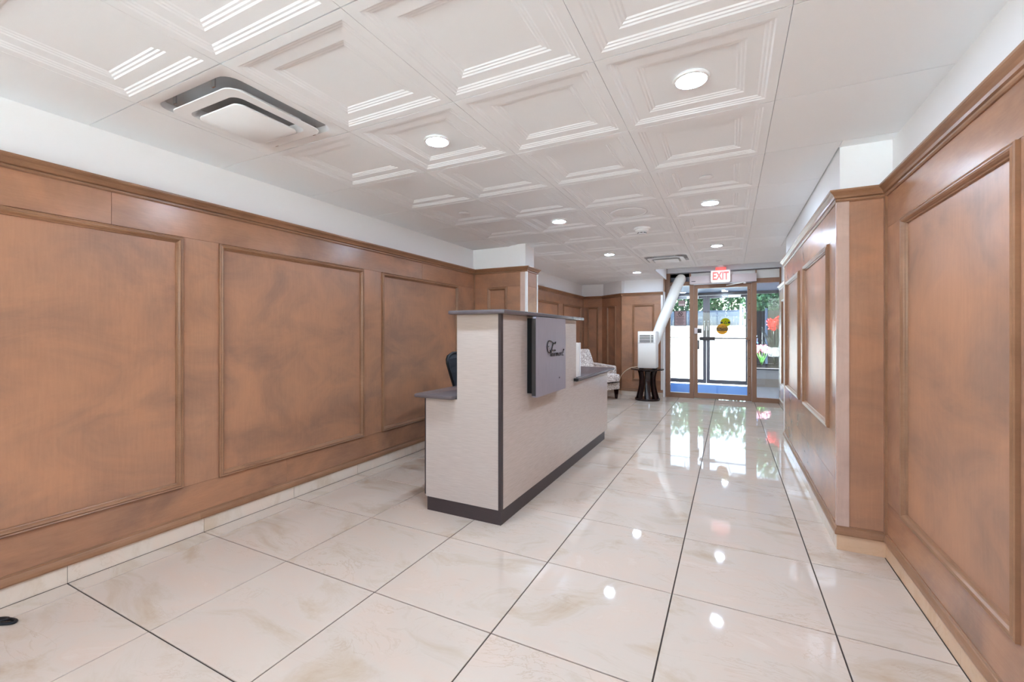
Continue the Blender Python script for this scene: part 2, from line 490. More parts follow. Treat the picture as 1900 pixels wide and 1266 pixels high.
# left wall beyond the pillar
wf = struct('wall_left_far', box(nb(), -2.85, -2.685, 4.46, 8.80, 0, 2.20), M_WALL, 'far stretch of the left wall beyond the pillar')
TFAR = frame((-2.65, 0), (0, 1), (1, 0))
wainscot(TFAR, wf, 4.70, 8.65, [(4.9, 5.9), (6.12, 7.196), (7.444, 8.493)], (0, -1), (6.6,), (6.2,))
obj('corner_strip', fbox(TFAR, 8.635, 8.65, -.02, .012, .12, 1.82), M_MOULD, wf)
# back wall in three facets
bm = nb(); box(bm, -2.85, -2.22, 8.685, 8.85, 0, 2.20)
wb = struct('wall_back', bm, M_WALL, 'panelled back wall in three facets left of the doors')
TB1 = frame((-2.65, 8.65), (1, 0), (0, -1))
wainscot(TB1, wb, 0, .385, [(.086, .306)], (-1, .0))
u = Vector((.475, -.42)).normalized(); nn = Vector((u.y, -u.x))
if nn.y > 0: nn = -nn
TB2 = frame((-2.265, 8.65), u, nn); LB2 = math.hypot(.475, .42)
obj('drywall_facet', fbox(TB2, -.03, LB2+.02, -.12, -.035, 0, 2.20), M_WALL, wb)
wainscot(TB2, wb, 0, LB2, [(.17, .46)], (0, .35))
obj('corner_strip', fbox(TB2, LB2-.02, LB2+.004, -.02, .006, .12, 1.82), M_MOULD, wb)
obj('drywall_facet', box(nb(), -1.80, -1.035, 8.265, 8.44, 0, 2.20), M_WALL, wb)
TB3 = frame((-1.79, 8.23), (1, 0), (0, -1))
wainscot(TB3, wb, 0, .725, [(.196, .575)], (.35, 0))
obj('corner_strip', fbox(TB3, .690, .728, -.02, .008, .127, 1.818), M_OFFW, wb)
# right wall
wr = struct('wall_right', box(nb(), .735, .88, YB, 2.90, 0, 2.20), M_WALL, 'right wall with brown wood panelling nearest the camera')
TR = frame((.70, 0), (0, 1), (-1, 0))
wainscot(TR, wr, YB, 2.845, [(-2.4, -1.2), (-1.0, .0), (.20, 1.48), (1.692, 2.600)], (0, -1), (1.0,), (.6,))
obj('corner_strip', fbox(TR, 2.822, 2.845, -.02, .010, .125, 1.82), M_MOULD, wr)
# column on the right
wc = struct('wall_right_column', box(nb(), .518, .88, 2.883, 5.40, 0, 2.20), M_WALL, 'projecting right wall section with two tall panels and shiny side')
TC1 = frame((.70, 2.845), (-1, 0), (0, -1))
wainscot(TC1, wc, 0, .20, [], (-1, 1), z=(.13, 1.812))
obj('corner_strip', fbox(TC1, .150, .200, -.02, .004, .127, 1.818), M_PALE, wc)
TC2 = frame((.50, 2.845), (0, 1), (-1, 0))
wainscot(TC2, wc, 0, 2.53, [(.205, 1.155), (1.39, 2.31)], (1, 1), z=(.597, 1.637), b2=.35)
obj('corner_strip', fbox(TC2, 0, .018, -.02, .004, .127, 1.818), M_PALE, wc)
obj('corner_strip', fbox(TC2, 2.50, 2.534, -.02, .006, .127, 1.818), M_OFFW, wc)  # off-white colour paints the light caught by this trim edge
# right wall beyond
wrf = struct('wall_right_far', box(nb(), .735, .88, 5.40, 8.46, 0, 2.32), M_WALL, 'far right wall beside the entrance doors')
TRF = frame((.70, 0), (0, 1), (-1, 0))
wainscot(TRF, wrf, 5.37, 8.18, [(5.6, 6.5), (6.68, 7.80)], (0, 0), z=(.36, 1.637))
# wall behind the camera
bm = nb(); box(bm, -2.85, .88, YB-.14, YB, 0, .80); box(bm, -2.85, .88, YB-.14, YB, 2.04, 2.20)
box(bm, -2.85, -2.60, YB-.14, YB, .80, 2.04); box(bm, .62, .88, YB-.14, YB, .80, 2.04)
struct('wall_rear', bm, M_WALL, 'wall behind the camera, cut for an added window')
wr_ = struct('fill_window', box(nb(), -2.60, .62, YB-.10, YB-.04, .80, .85), M_BRONZE, 'unseen bronze framed window added behind the camera for fill daylight')  # window added out of view to bring daylight onto the ceiling
bx('frame_bar', (-2.60, .62, YB-.10, YB-.04, 1.99, 2.04), M_BRONZE, wr_)
for i in range(4):
    x = -2.60+i*1.055; bx('frame_bar', (x, x+.055, YB-.10, YB-.04, .85, 1.99), M_BRONZE, wr_)
    if i < 3: bx('window_pane', (x+.055, x+1.055, YB-.074, YB-.066, .85, 1.99), M_GLASS, wr_)
# door wall strip over the frame
bm = nb(); box(bm, -1.03, .76, 8.39, 8.45, 2.205, 2.32); box(bm, .752, .88, 8.39, 8.45, 0, 2.32); box(bm, -1.06, -1.008, 8.39, 8.45, 0, 2.32)
struct('wall_front', bm, M_WALL, 'white strip of wall over the entrance door frame')

# baseboard tiles
def baseboard(name, T, s0, s1, o, joints, label, m=None):
    o = .003; m = m or M_BASE
    par = bpy.data.objects.new(name, None); COL.objects.link(par); par['kind'] = 'structure'; par['label'] = label
    e = [s0]+[j for j in joints if s0 < j < s1]+[s1]
    for a, b in zip(e, e[1:]): obj('baseboard_tile', fbox(T, a+.001, b-.001, -.034, o, .0005, .0802), m, par)
J = [FY+TF*k for k in range(-7, 14)]
baseboard('baseboard_left', TL, YB, 4.43, -.013, J, 'low marble baseboard along the left wall')
baseboard('baseboard_pillar', TP, .0, .675, -.010, (), 'low marble baseboard at the foot of the pillar')
baseboard('baseboard_left_far', TFAR, 4.73, 8.65, -.010, J, 'low marble baseboard beyond the pillar')
baseboard('baseboard_back', TB3, 0, .725, -.006, (.35,), 'low marble baseboard under the back wall')
baseboard('baseboard_back_angle', TB2, 0, LB2, -.006, (), 'low marble baseboard under the angled facet')
baseboard('baseboard_right', TR, YB, 2.845, -.006, J, 'low marble baseboard along the near right wall, reflected wood light painted in', M_BASEWARM)
baseboard('baseboard_column', TC1, -.006, .203, -.004, (), 'low marble baseboard at the front of the right column, reflected wood light painted in', M_BASEWARM)
baseboard('baseboard_column_side', TC2, 0, 2.53, -.004, [j-2.845 for j in J], 'low marble baseboard along the side of the right column')
baseboard('baseboard_right_far', TRF, 5.37, 8.18, -.006, J, 'low marble baseboard on the far right wall')

# ------------------------------------------------------------------ ceiling fixtures
lamp = None
ZP = ZC+.018
LIT = [(0, 1), (2, 1), (0, 4), (2, 4), (0, 7), (2, 7), (0, 10), (0, -2), (2, -2), (0, -5), (2, -5)]  # rows above and behind the camera are unseen, added for illumination
NAMES = {(0, 1): 'lit round downlight nearest the square vent, left row', (2, 1): 'lit round downlight nearest the camera in the right row',
         (0, 4): 'second lit downlight along the left row, in line with the speaker', (2, 4): 'second lit downlight along the right row, beyond the concealed sprinkler cap',
         (0, 7): 'third lit downlight along the left row, beside the farther vent', (2, 7): 'third lit downlight along the right row, toward the exit sign',
         (0, 10): 'farthest lit downlight of the left row near the angled back wall',
         (0, -2): 'unseen lit downlight added to the left row above the camera', (2, -2): 'unseen lit downlight added to the right row above the camera',
         (0, -5): 'unseen lit downlight added to the left row at the rear wall', (2, -5): 'unseen lit downlight added to the right row at the rear wall'}
for (c, k) in LIT:
    x = GX+TC*(c+1.5); y = GY+TC*(k+.5)
    if lamp is None:
        lamp = o = thing('ceiling_downlight', '', 'ceiling light', (x, y, ZP), group='lit downlights in the ceiling tiles')
        bm = nb(); lathe(bm, [(.056, -.001), (.066, 0), (.070, -.004), (.066, -.010), (.057, -.012), (.055, -.006)], 32); obj('trim_ring', bm, M_WHITE, o, smooth=True)
        bm = nb(); lathe(bm, [(.055, -.006), (.050, -.0105), (.030, -.0125), (0, -.0132)], 32); obj('lens', bm, M_LENS, o, smooth=True)
    else:
        o = copy_tree(lamp); o.location = (x, y, ZP)
    o['label'] = NAMES[(c, k)]
o = copy_tree(lamp); o.location = (-.14, 7.50, 2.2995); o['label'] = 'lit downlight tucked in the raised strip of ceiling before the exit sign'

def diffuser(c, k, label):
    x = GX+TC*(c+.5); y = GY+TC*(k+.5); h = TC/2-g
    t = thing('ceiling_vent', label, 'vent', (x, y, ZC), group='square air vents in the ceiling')
    sq = [(sx*h, sy*h, 0) for sx, sy in ((1, 1), (-1, 1), (-1, -1), (1, -1))]
    bm = nb(); loft(bm, [rr_loop(h, .004, .016), rr_loop(h, .004, 0), rr_loop(.262, .06, 0), rr_loop(.257, .058, .003), rr_loop(.252, .056, .032)]); obj('frame', bm, M_WHITE, t, smooth=True)
    bm = nb(); loft(bm, [rr_loop(.262, .056, .033), rr_loop(.262, .056, .040)], True, True); obj('duct_plate', bm, M_GREYGAP, t)
    bm = nb(); loft(bm, [rr_loop(.222, .05, -.015), rr_loop(.221, .05, -.019), rr_loop(.172, .042, -.019), rr_loop(.170, .042, -.016), rr_loop(.160, .04, .020), rr_loop(.166, .04, .022), rr_loop(.176, .044, -.012)]); obj('outer_cone', bm, M_WHITE, t, smooth=True)
    bm = nb(); loft(bm, [rr_loop(.147, .036, -.028), rr_loop(.148, .037, -.033), rr_loop(.145, .036, -.035)], True, True); obj('centre_plate', bm, M_WHITE, t, smooth=True)
    for a in (1, -1):
        for b in (1, -1):
            obj('bracket', box(nb(), a*.14-.010, a*.14+.010, b*.236-.003, b*.236+.003, -.010, .033), M_CHROME, t)
    return t
diffuser(0, 0, 'large square louvred air vent in the ceiling above the left wall')
diffuser(2, 8, 'far square air vent in the ceiling near the exit sign')

for n_, (c, k, lab) in enumerate(((2, 3, 'round concealed sprinkler cap between the two nearest right-row downlights'), (0, 3, 'round concealed sprinkler cap above the left wall panels'), (2, 9, 'round concealed sprinkler cap just before the exit sign'))):
    x = GX+TC*(c+(1.5 if c == 2 else .5)); y = GY+TC*(k+.5)
    t = thing('sprinkler_cover', lab, 'sprinkler', (x, y, ZP), group='concealed sprinkler caps')
    obj('cover_plate', lathe(nb(), [(.002, -.008), (.040, -.008), (.043, -.006), (.040, -.004), (.002, -.004)], 28), M_WHITE, t, smooth=True)
    obj('recess_cup', lathe(nb(), [(.036, -.0045), (.036, -.0002)], 28), M_GREYGAP, t)
x, y = GX+TC*2.5, GY+TC*4.5
t = thing('ceiling_speaker', 'round white speaker grille flush in a ceiling tile between two downlights', 'speaker', (x, y, ZP))
obj('bezel', lathe(nb(), [(.128, -.001), (.145, -.001), (.150, -.005), (.145, -.009), (.132, -.010), (.128, -.006)], 40), M_WHITE, t, smooth=True)
obj('grille', lathe(nb(), [(.1275, -.003), (.126, -.007), (.06, -.010), (0, -.011)], 40), M_WHITE, t, smooth=True)
x, y = GX+TC*2.5, GY+TC*5.5
t = thing('smoke_detector', 'white domed smoke detector with dark slots hanging from the ceiling', 'detector', (x, y, ZP))
obj('mount', lathe(nb(), [(.075, 0), (.078, -.006), (.075, -.016), (.070, -.018)], 32), M_WHITE, t, smooth=True)
obj('dome', lathe(nb(), [(.066, -.018), (.062, -.034), (.050, -.042), (.040, -.044), (.040, -.056), (.036, -.060), (0, -.061)], 32), M_WHITE, t, smooth=True)
for i in range(8):
    a = i*PI/4; obj('slot', fbox(lambda s, o, z, a=a: Vector((math.cos(a)*o-math.sin(a)*s, math.sin(a)*o+math.cos(a)*s, z)), -.011, .011, .0385, .0408, -.053, -.047), M_DARK, t)

# ------------------------------------------------------------------ entrance storefront
door_wall = struct('door_1', box(nb(), -1.030, -.956, 8.33, 8.43, 0, 2.205), M_BRONZE, 'bronze storefront entrance with glazed door and two sidelights')
def fm(name, a, m=M_BRONZE, par=door_wall, bev=0): return bx(name, a, m, par, bev)
fm('jamb', (.710, .755, 8.33, 8.43, 0, 2.205)); fm('jamb_return', (-1.055, -1.031, 8.22, 8.40, 1.878, 2.115))
fm('head', (-.956, .710, 8.335, 8.43, 2.188, 2.205), M_OUTFRAME)
fm('mullion', (-.634, -.566, 8.33, 8.43, 0, 1.985)); fm('mullion', (.320, .388, 8.33, 8.43, 0, 1.985))
fm('mullion', (-.640, -.612, 8.34, 8.43, 1.985, 2.188)); fm('mullion', (.372, .388, 8.34, 8.43, 1.985, 2.188))
fm('transom_bar', (-.956, -.634, 8.34, 8.42, 1.977, 2.045)); fm('transom_bar', (.388, .710, 8.34, 8.42, 1.970, 2.045))
fm('sill', (-.956, -.634, 8.34, 8.42, 0, .088)); fm('sill', (.388, .710, 8.34, 8.42, 0, .074))
fm('mid_bar', (-.956, -.634, 8.375, 8.395, 1.055, 1.067))
fm('sidelight_pane', (-.956, -.634, 8.377, 8.385, .088, 1.055), M_GLASS); fm('sidelight_pane', (-.956, -.634, 8.377, 8.385, 1.067, 1.977), M_GLASS)
fm('sidelight_pane', (.388, .710, 8.377, 8.385, .074, 1.970), M_GLASS)
fm('transom_panel', (.388, .710, 8.372, 8.388, 2.045, 2.188), M_OFFW)
fm('transom_panel', (-.612, .372, 8.372, 8.388, 2.120, 2.188), M_OFFW)
# black-lined box paints the unlit hole behind the open left transom
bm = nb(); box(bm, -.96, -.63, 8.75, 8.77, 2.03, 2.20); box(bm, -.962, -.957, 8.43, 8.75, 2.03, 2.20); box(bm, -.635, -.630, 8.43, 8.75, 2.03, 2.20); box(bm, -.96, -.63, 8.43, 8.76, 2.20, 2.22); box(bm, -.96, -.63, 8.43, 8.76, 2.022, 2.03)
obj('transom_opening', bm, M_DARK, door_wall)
op = fm('operator_cover', (-.628, .384, 8.27, 8.37, 1.990, 2.125), M_HEADER, bev=.004)
bx('label_strip', (-.600, -.535, 8.2685, 8.2699, 2.030, 2.040), M_BLACK, op)

dl = thing('entrance_door', 'bronze framed glass entrance door with push bar and two yellow stickers on it', 'door', (-.563, 8.36, 0))
DX = -.563
def dp(name, a, m=M_BRONZE, bev=0, par=dl):
    x0, x1, y0, y1, z0, z1 = a
    return bx(name, (x0-DX, x1-DX, y0-8.36, y1-8.36, z0, z1), m, par, bev)
dp('stile', (-.562, -.505, 8.345, 8.40, .012, 1.982)); dp('stile', (.254, .317, 8.345, 8.40, .012, 1.982))
dp('top_rail', (-.505, .254, 8.345, 8.40, 1.915, 1.982)); dp('bottom_rail', (-.505, .254, 8.345, 8.40, .012, .100))
dp('glass_pane', (-.505, .254, 8.368, 8.376, .100, 1.915), M_GLASS)
pbx = dp('push_bar', (-.480, .262, 8.285, 8.305, 1.040, 1.062), M_OUTFRAME)
dp('push_bar_case', (-.47, -.23, 8.275, 8.345, 1.015, 1.075), M_SIGNEDGE, .004); dp('bar_bracket', (.235, .275, 8.28, 8.345, 1.030, 1.070), M_BRONZE)
dp('bright_rod', (-.23, -.12, 8.283, 8.287, 1.064, 1.074), M_CHROME)
dp('pull_handle', (-.500, -.480, 8.30, 8.345, .86, 1.02), M_BLACK, .004)
dp('lock_case', (-.555, -.505, 8.315, 8.345, 1.130, 1.230), M_HEADER, .004); dp('card_reader', (-.505, -.440, 8.320, 8.350, 1.140, 1.220), M_SIGNEDGE, .003)
bm = nb(); tube(bm, [(-.06-DX, -.065, 1.945), (.20-DX, -.070, 1.985)], .010, 10); obj('closer_arm', bm, M_OFFW, dl, smooth=True)
bm = nb(); lathe(bm, [(.0, .0), (.022, .0), (.024, .03), (.0, .034)], 16, (.215-DX, -.062, 1.965)); obj('closer_knuckle', bm, M_OFFW, dl, smooth=True)
for z in (1.86, 1.63, 1.36, 1.02, .72, .42, .14):
    bm = nb(); lathe(bm, [(0, 0), (.007, 0), (.007, .006), (0, .007)], 10)
    for v in bm.verts: v.co = Vector((.283-DX+v.co.x, -.0150-v.co.z, z+v.co.y))
    obj('bolt', bm, M_INK, dl)

def disc(r, y0, y1, cx, cz, seg=36, rx=None):
    bm = nb(); rx = rx or r
    loft(bm, [[(cx+rx*math.cos(2*PI*i/seg), y, cz+r*math.sin(2*PI*i/seg)) for i in range(seg)] for y in (y0, y1)], True, True); return bm
def upright(x, y, z): return lambda v: Vector((x+v.x, y-v.z, z+v.y))
def sticker(cx, cz, r, m, label, lines, y):
    t = thing('door_sticker', label, 'sticker', (cx, 8.368, cz), group='round yellow stickers on the door glass')
    obj('disc', disc(r, y-.0012, y, 0, 0), m, t)
    b = r*.30
    L = [(math.sqrt(r*r-zz*zz)*s, zz) for s, zz in ((1, -b), (1, 0), (1, b), (-1, b), (-1, 0), (-1, -b))]
    obj('band', loft(nb(), [[(x, yy, z) for x, z in L] for yy in (y-.0018, y-.0013)], True, True), M_BLACK, t)
    for s, size, zz, mm in lines:
        obj('lettering', text_mesh(s, size, .0003, upright(0, y-.0022, zz), .0004), mm, t)
    return t
sticker(-.122, 1.209, .090, M_ORG, 'amber round caution sticker overlapping the lower edge of the yellow one', [('CAUTION', .042, 0, M_ORG), ('AUTOMATIC', .026, .047, M_INK), ('DOOR', .026, -.047, M_INK)], -.001)
t = thing('door_sticker', 'bright yellow round sticker, the upper of two on the door glass', 'sticker', (-.073, 8.368, 1.320), group='round yellow stickers on the door glass')
obj('disc', disc(.076, .0, .0008, 0, 0), M_YEL, t)
for s in (-1, 1):
    L = [(s*math.sqrt(.0057-zz*zz), zz) for zz in (-.016, 0, .016)]+[(s*.040, .016), (s*.040, -.016)]
    obj('band_end', loft(nb(), [[(x, yy, z) for x, z in L] for yy in (-.0008, -.0002)], True, True), M_BLACK, t)
bm = nb(); R = [[(0, .030), (.026, -.018), (-.026, -.018)], [(0, .018), (.016, -.012), (-.016, -.012)]]
bm = loft(nb(), [[(x, -.0006, z) for x, z in R[0]], [(x, -.0006, z) for x, z in R[1]]]); obj('triangle_mark', bm, M_INK, t)

t = thing('notice_plaque', 'mauve no smoking notice with dark border on the left sidelight glass', 'sign', (-.79, 8.374, 1.268))
bx('border', (-.103, .103, -.004, .002, 0, .272), M_PLAQB, t); bx('face', (-.092, .092, -.006, -.0041, .012, .260), M_PLAQUE, t)
bm = nb()
loft(bm, [[(rr*math.cos(2*PI*i/32), -.0068, .215+rr*math.sin(2*PI*i/32)) for i in range(32)] for rr in (.037, .029)])
obj('ban_ring', bm, M_INK, t, recalc=False)
obj('ban_bar', fbox(lambda s, o, z: Vector((s*.707+z*.707*0-z*.707, o, .215-s*.707-z*.707)), -.031, .031, -.0072, -.0062, -.0045, .0045), M_INK, t)
obj('cigarette', box(nb(), -.018, .018, -.0071, -.0062, .211, .218), M_INK, t)
obj('lettering', text_mesh('NO SMOKING', .020, .0003, upright(0, -.0064, .164), .0003), M_INK, t)
bm = nb()
for i, w in enumerate((.062, .072, .05, .046, .075, .06, .05)):
    box(bm, -w, w, -.0066, -.0061, .134-i*.017, .139-i*.017)
obj('small_print', bm, M_PLAQB, t)
t = thing('notice_paper', 'small faded pink notice stuck high on the left sidelight glass', 'sign', (-.77, 8.374, 1.62))
bx('sheet', (-.052, .052, -.0015, .001, 0, .10), M_PLAQUE, t); bx('lower_strip', (-.047, .047, -.0022, -.0016, .012, .040), M_HEADER, t)

# exit sign
ex = thing('exit_sign', 'backlit exit sign with red letters hanging over the door', 'sign', (-.145, 8.19, 1.985))
bm = nb(); L = []
pts = [(-.148, .205), (-.148, .03), (-.139, .009), (-.118, 0), (.118, 0), (.139, .009), (.148, .03), (.148, .205)]
loft(bm, [[(x, y, z) for x, z in pts] for y in (-.024, .024)], True, True); obj('housing', bm, M_OFFW, ex)
pin = [(x*.93, .011+z*.90) for x, z in pts]
bm = nb(); loft(bm, [[(x, y, z) for x, z in pin] for y in (-.0275, -.0242)], True, True); obj('lit_face', bm, M_EXIT, ex)
obj('lettering', text_mesh('EXIT', .180, .001, upright(0, -.0285, .104), .006, .66), M_EXITRED, ex)
bx('canopy', (-.075, .085, -.03, .03, .205, .255), M_EXITRED, ex, .004)
bx('hanger', (-.04, .04, -.012, .012, .255, .3155), M_WHITE, ex)

# ------------------------------------------------------------------ vestibule and outer doors
struct('floor_vestibule', box(nb(), -1.80, 1.6, 8.43, 11.2, -.10, -.006), M_VFLOOR, 'pale vestibule floor between the two sets of doors')
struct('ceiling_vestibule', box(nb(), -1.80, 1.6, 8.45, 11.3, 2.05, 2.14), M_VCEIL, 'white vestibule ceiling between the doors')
struct('roof', box(nb(), -3.2, 2.0, YB-.4, 11.60, 2.40, 2.55), M_OUTFRAME, 'unseen flat roof slab over the lobby, overhang added to shade the vestibule')  # out of view; overhang added to keep sun off the vestibule floor
struct('wall_vestibule_left', box(nb(), -1.80, -1.70, 8.45, 10.95, -.006, 2.05), M_WALL, 'white left side wall of the vestibule')
struct('wall_vestibule_right', box(nb(), 1.46, 1.6, 8.45, 10.95, -.006, 2.05), M_WALL, 'white right side wall of the vestibule')
bm = nb(); box(bm, .43, 1.47, 10.83, 10.95, -.006, .355); 
wv = struct('wall_vestibule_front', bm, M_KNEE, 'low beige wall under the vestibule window')
bx('skirting_tile', (.43, .945, 10.815, 10.829, 0, .172), M_TAN, wv); bx('skirting_tile', (.947, 1.46, 10.815, 10.829, 0, .172), M_TAN, wv)
bx('sill', (.425, 1.47, 10.79, 10.96, .357, .390), M_OUTFRAME, wv)
od = struct('door_2', box(nb(), -1.70, -1.63, 10.83, 10.93, 0, 2.05), M_OUTFRAME, 'dark outer storefront of the vestibule')
def om(n, a, m=M_OUTFRAME): return bx(n, a, m, od)
om('jamb', (.37, .43, 10.83, 10.93, 0, 2.05)); om('jamb', (1.42, 1.46, 10.83, 10.93, .39, 2.05)); om('head', (-1.63, .37, 10.83, 10.93, 1.99, 2.05)); om('head', (.43, 1.42, 10.83, 10.93, 1.99, 2.05))
om('mullion', (-1.38, -1.32, 10.83, 10.93, 0, 1.99)); om('sill', (-1.63, -1.38, 10.85, 10.92, 0, .09)); om('side_pane', (-1.63, -1.38, 10.876, 10.884, .09, 1.99), M_GLASS)
om('window_pane', (.43, 1.42, 10.876, 10.884, .39, 1.99), M_GLASS)
def leaf(x0, x1, lab, hs):
    t = thing('outer_door', lab, 'door', (x0, 10.88, 0), group='outer vestibule doors'); w = x1-x0
    bx('stile', (0, .068, -.022, .022, .012, 1.985), M_OUTFRAME, t); bx('stile', (w-.068, w, -.022, .022, .012, 1.985), M_OUTFRAME, t)
    bx('top_rail', (.068, w-.068, -.022, .022, 1.925, 1.985), M_OUTFRAME, t); bx('bottom_rail', (.068, w-.068, -.022, .022, .012, .10), M_OUTFRAME, t)
    bx('glass_pane', (.068, w-.068, -.004, .004, .10, 1.925), M_GLASS, t)
    hx = .034 if hs < 0 else w-.034
    bm = nb(); tube(bm, smooth_path([(hx, -.022, 1.20), (hx, -.075, 1.22), (hx, -.075, 1.40), (hx, -.022, 1.42)], 5), .011, 8); obj('handle', bm, M_CHROME, t, smooth=True)
    cx = w*.5
    bm = nb(); tube(bm, [(cx-.03, -.04, 1.93), (cx-.01, -.16, 1.62), (cx+.06, -.04, 1.93)], .010, 8); obj('closer_arm', bm, M_BLACK, t)
    bx('closer_case', (cx+.02, cx+.26, -.07, -.022, 1.93, 1.98), M_OFFW, t)
leaf(-1.318, -.478, 'left leaf of the outer double doors seen through the left sidelight', 1)
leaf(-.474, .366, 'right leaf of the outer double doors seen through the entrance door', -1)
tag(bx('entrance_mat', (-1.5, .34, 9.0, 10.62, -.005, .006), M_BLUE), 'blue entrance mat on the vestibule floor between the doors', 'mat')
for i, (x, y, lab) in enumerate(((-.93, 10.45, 'round lit vestibule downlight to the left'), (-.10, 10.50, 'round lit vestibule downlight to the right'))):
    o = copy_tree(lamp); o.location = (x, y, 2.049); o['label'] = lab; o['group'] = 'vestibule downlights'

# ------------------------------------------------------------------ outdoors
bm = nb(); vs = [bm.verts.new(p) for p in ((-14, 11.2, -.02), (12, 11.2, -.02), (12, 14, 0), (-14, 14, 0), (12, 32, 1.70), (-14, 32, 1.70), (12, 60, 1.8), (-14, 60, 1.8))]
bm.faces.new((vs[0], vs[1], vs[2], vs[3])); bm.faces.new((vs[3], vs[2], vs[4], vs[5])); bm.faces.new((vs[5], vs[4], vs[6], vs[7]))
o = struct('ground_front', bm, M_ASPH, 'sunlit grey driveway sloping up from the entrance')
bm = nb(); bm.faces.new([bm.verts.new(p) for p in ((-14, -22, -.03), (12, -22, -.03), (12, YB-.15, -.03), (-14, YB-.15, -.03))])
struct('ground_bounce', bm, M_PAVE, 'unseen pale concrete paving added behind the lobby to bounce sunlight inside')  # unseen pale ground, added to throw sunlight up through the rear opening
fe = thing('board_fence', 'grey weathered vertical board fence across the far end of the driveway', 'fence', (0, 32, 1.66))
bproto = None
for i in range(90):
    x = -9+i*.16
    if bproto is None: bproto = o = bx('fence_board', (-.078, .078, -.012, .012, 0, 1.0), M_FENCE, fe); o.location = (x, 0, 0)
    else:
        o = bproto.copy(); COL.objects.link(o); o.parent = fe; o.location = (x, 0, random.uniform(-.015, .015))
for z in (.2, .8): bx('fence_rail', (-9.1, 5.4, .013, .06, z-.04, z+.04), M_FENCE, fe)
df = thing('board_fence', 'dark stained board fence standing behind the red flowers', 'fence', (0, 14.0, 0))
bproto = None
for i in range(26):
    x = .58+i*.135
    if bproto is None: bproto = o = bx('fence_board', (-.0655, .0655, -.011, .011, 0, 1.76), M_DFENCE, df); o.location = (x, 0, 0)
    else:
        o = bproto.copy(); COL.objects.link(o); o.parent = df; o.location = (x, 0, random.uniform(-.012, .012))
for z in (.3, 1.5): bx('fence_rail', (.5, 4.05, .012, .06, z-.04, z+.04), M_DFENCE, df)
for n_, (x, lab) in enumerate(((.60, 'white slim post nearer the door edge, in front of the grey fence'), (.80, 'white slim post, the right of two before the grey fence'))):
    t = thing('white_post', lab, 'post', (x, 31.2, 1.60), group='white posts by the grey fence')
    bx('shaft', (-.07, .07, -.07, .07, 0, 1.35+.25*n_), M_POST, t); bx('cap', (-.09, .09, -.09, .09, 1.35+.25*n_, 1.40+.25*n_), M_POST, t)
t = thing('lamp_post', 'slim grey post in front of the dark fence behind the red flowers', 'post', (.86, 13.6, 0))
bx('shaft', (-.025, .025, -.025, .025, 0, 1.78), M_FENCE, t); bx('cap', (-.035, .035, -.035, .035, 1.78, 1.81), M_FENCE, t)

def leaves_bm(blobs, n, size, aspect=.55):
    bm = nb()
    for i in range(n):
        c, r = random.choice(blobs)
        while True:
            d = Vector((random.uniform(-1, 1), random.uniform(-1, 1), random.uniform(-1, 1)))
            if .35 < d.length <= 1: break
        p = Vector(c)+Vector((d.x*r[0], d.y*r[1], d.z*r[2]))
        u = Vector((random.gauss(0, 1), random.gauss(0, 1), random.gauss(0, 1))).normalized()
        w = u.cross(Vector((random.gauss(0, 1), random.gauss(0, 1), random.gauss(0, 1)))).normalized()
        s = size*random.uniform(.6, 1.3)
        bm.faces.new([bm.verts.new(p+q) for q in (u*s, w*s*aspect, -u*s, -w*s*aspect)])
    return bm
def tree(x, y, z, h, r, n, size, lab, zc=.62):
    t = thing('tree', lab, 'tree', (x, y, z), group='trees beyond the driveway')
    bm = nb(); tube(bm, [(0, 0, -.1), (.03, .02, h*.35), (-.02, 0, h*.75)], [.11, .08, .03], 8); obj('trunk', bm, M_TRUNK, t, smooth=True)
    blobs = [((random.uniform(-.5, .5)*r, random.uniform(-.4, .4)*r, h*zc+random.uniform(-.25, .3)*h*.6), (r*.55, r*.5, h*.28)) for _ in range(9)]
    obj('foliage', leaves_bm(blobs, n, size), M_LEAF, t, kind='stuff', recalc=False)
tree(-5.6, 35, 1.75, 5.2, 1.85, 2600, .17, 'bushy green tree farthest left behind the grey fence')
tree(-1.6, 35, 1.75, 4.8, 1.85, 3200, .17, 'bushy green tree behind the grey fence, above the yellow stickers')
tree(2.4, 35, 1.75, 4.6, 1.85, 2600, .17, 'bushy green tree behind the grey fence near the white posts')
tree(1.0, 15.2, 0, 3.1, .68, 2600, .07, 'leafy tree hanging over the dark fence in the right sidelight', .70)
tree(2.5, 15.4, 0, 3.3, .70, 2000, .07, 'leafy tree behind the right end of the dark fence', .70)

hg = thing('tall_hedge', 'tall leafy green hedge filling the view behind the trees and grey fence', 'hedge', (-1.5, 38.2, 1.78))
bm = nb()
for i in range(14): tube(bm, [(-8+i*1.2, 0, -.1), (-8+i*1.2, 0, 2.6)], [.08, .05], 6)
obj('stems', bm, M_TRUNK, hg)
obj('foliage', leaves_bm([((-8+i*.8, 0, zz), (.95, .6, 1.0)) for i in range(21) for zz in (1.0, 2.2, 3.4, 4.4)], 9000, .20), M_LEAF, hg, kind='stuff', recalc=False)
pl = thing('planter_box', 'long dark planter box outside the vestibule window', 'planter', (1.00, 12.10, -.02))
bm = nb(); box(bm, -.62, .62, -.30, -.27, 0, .42); box(bm, -.62, .62, .27, .30, 0, .42); box(bm, -.62, -.59, -.27, .27, 0, .42); box(bm, .59, .62, -.27, .27, 0, .42); box(bm, -.59, .59, -.27, .27, 0, .03)
obj('box', bm, M_PLANTER, pl); bx('soil', (-.589, .589, -.269, .269, .03, .38), M_SOIL, pl)

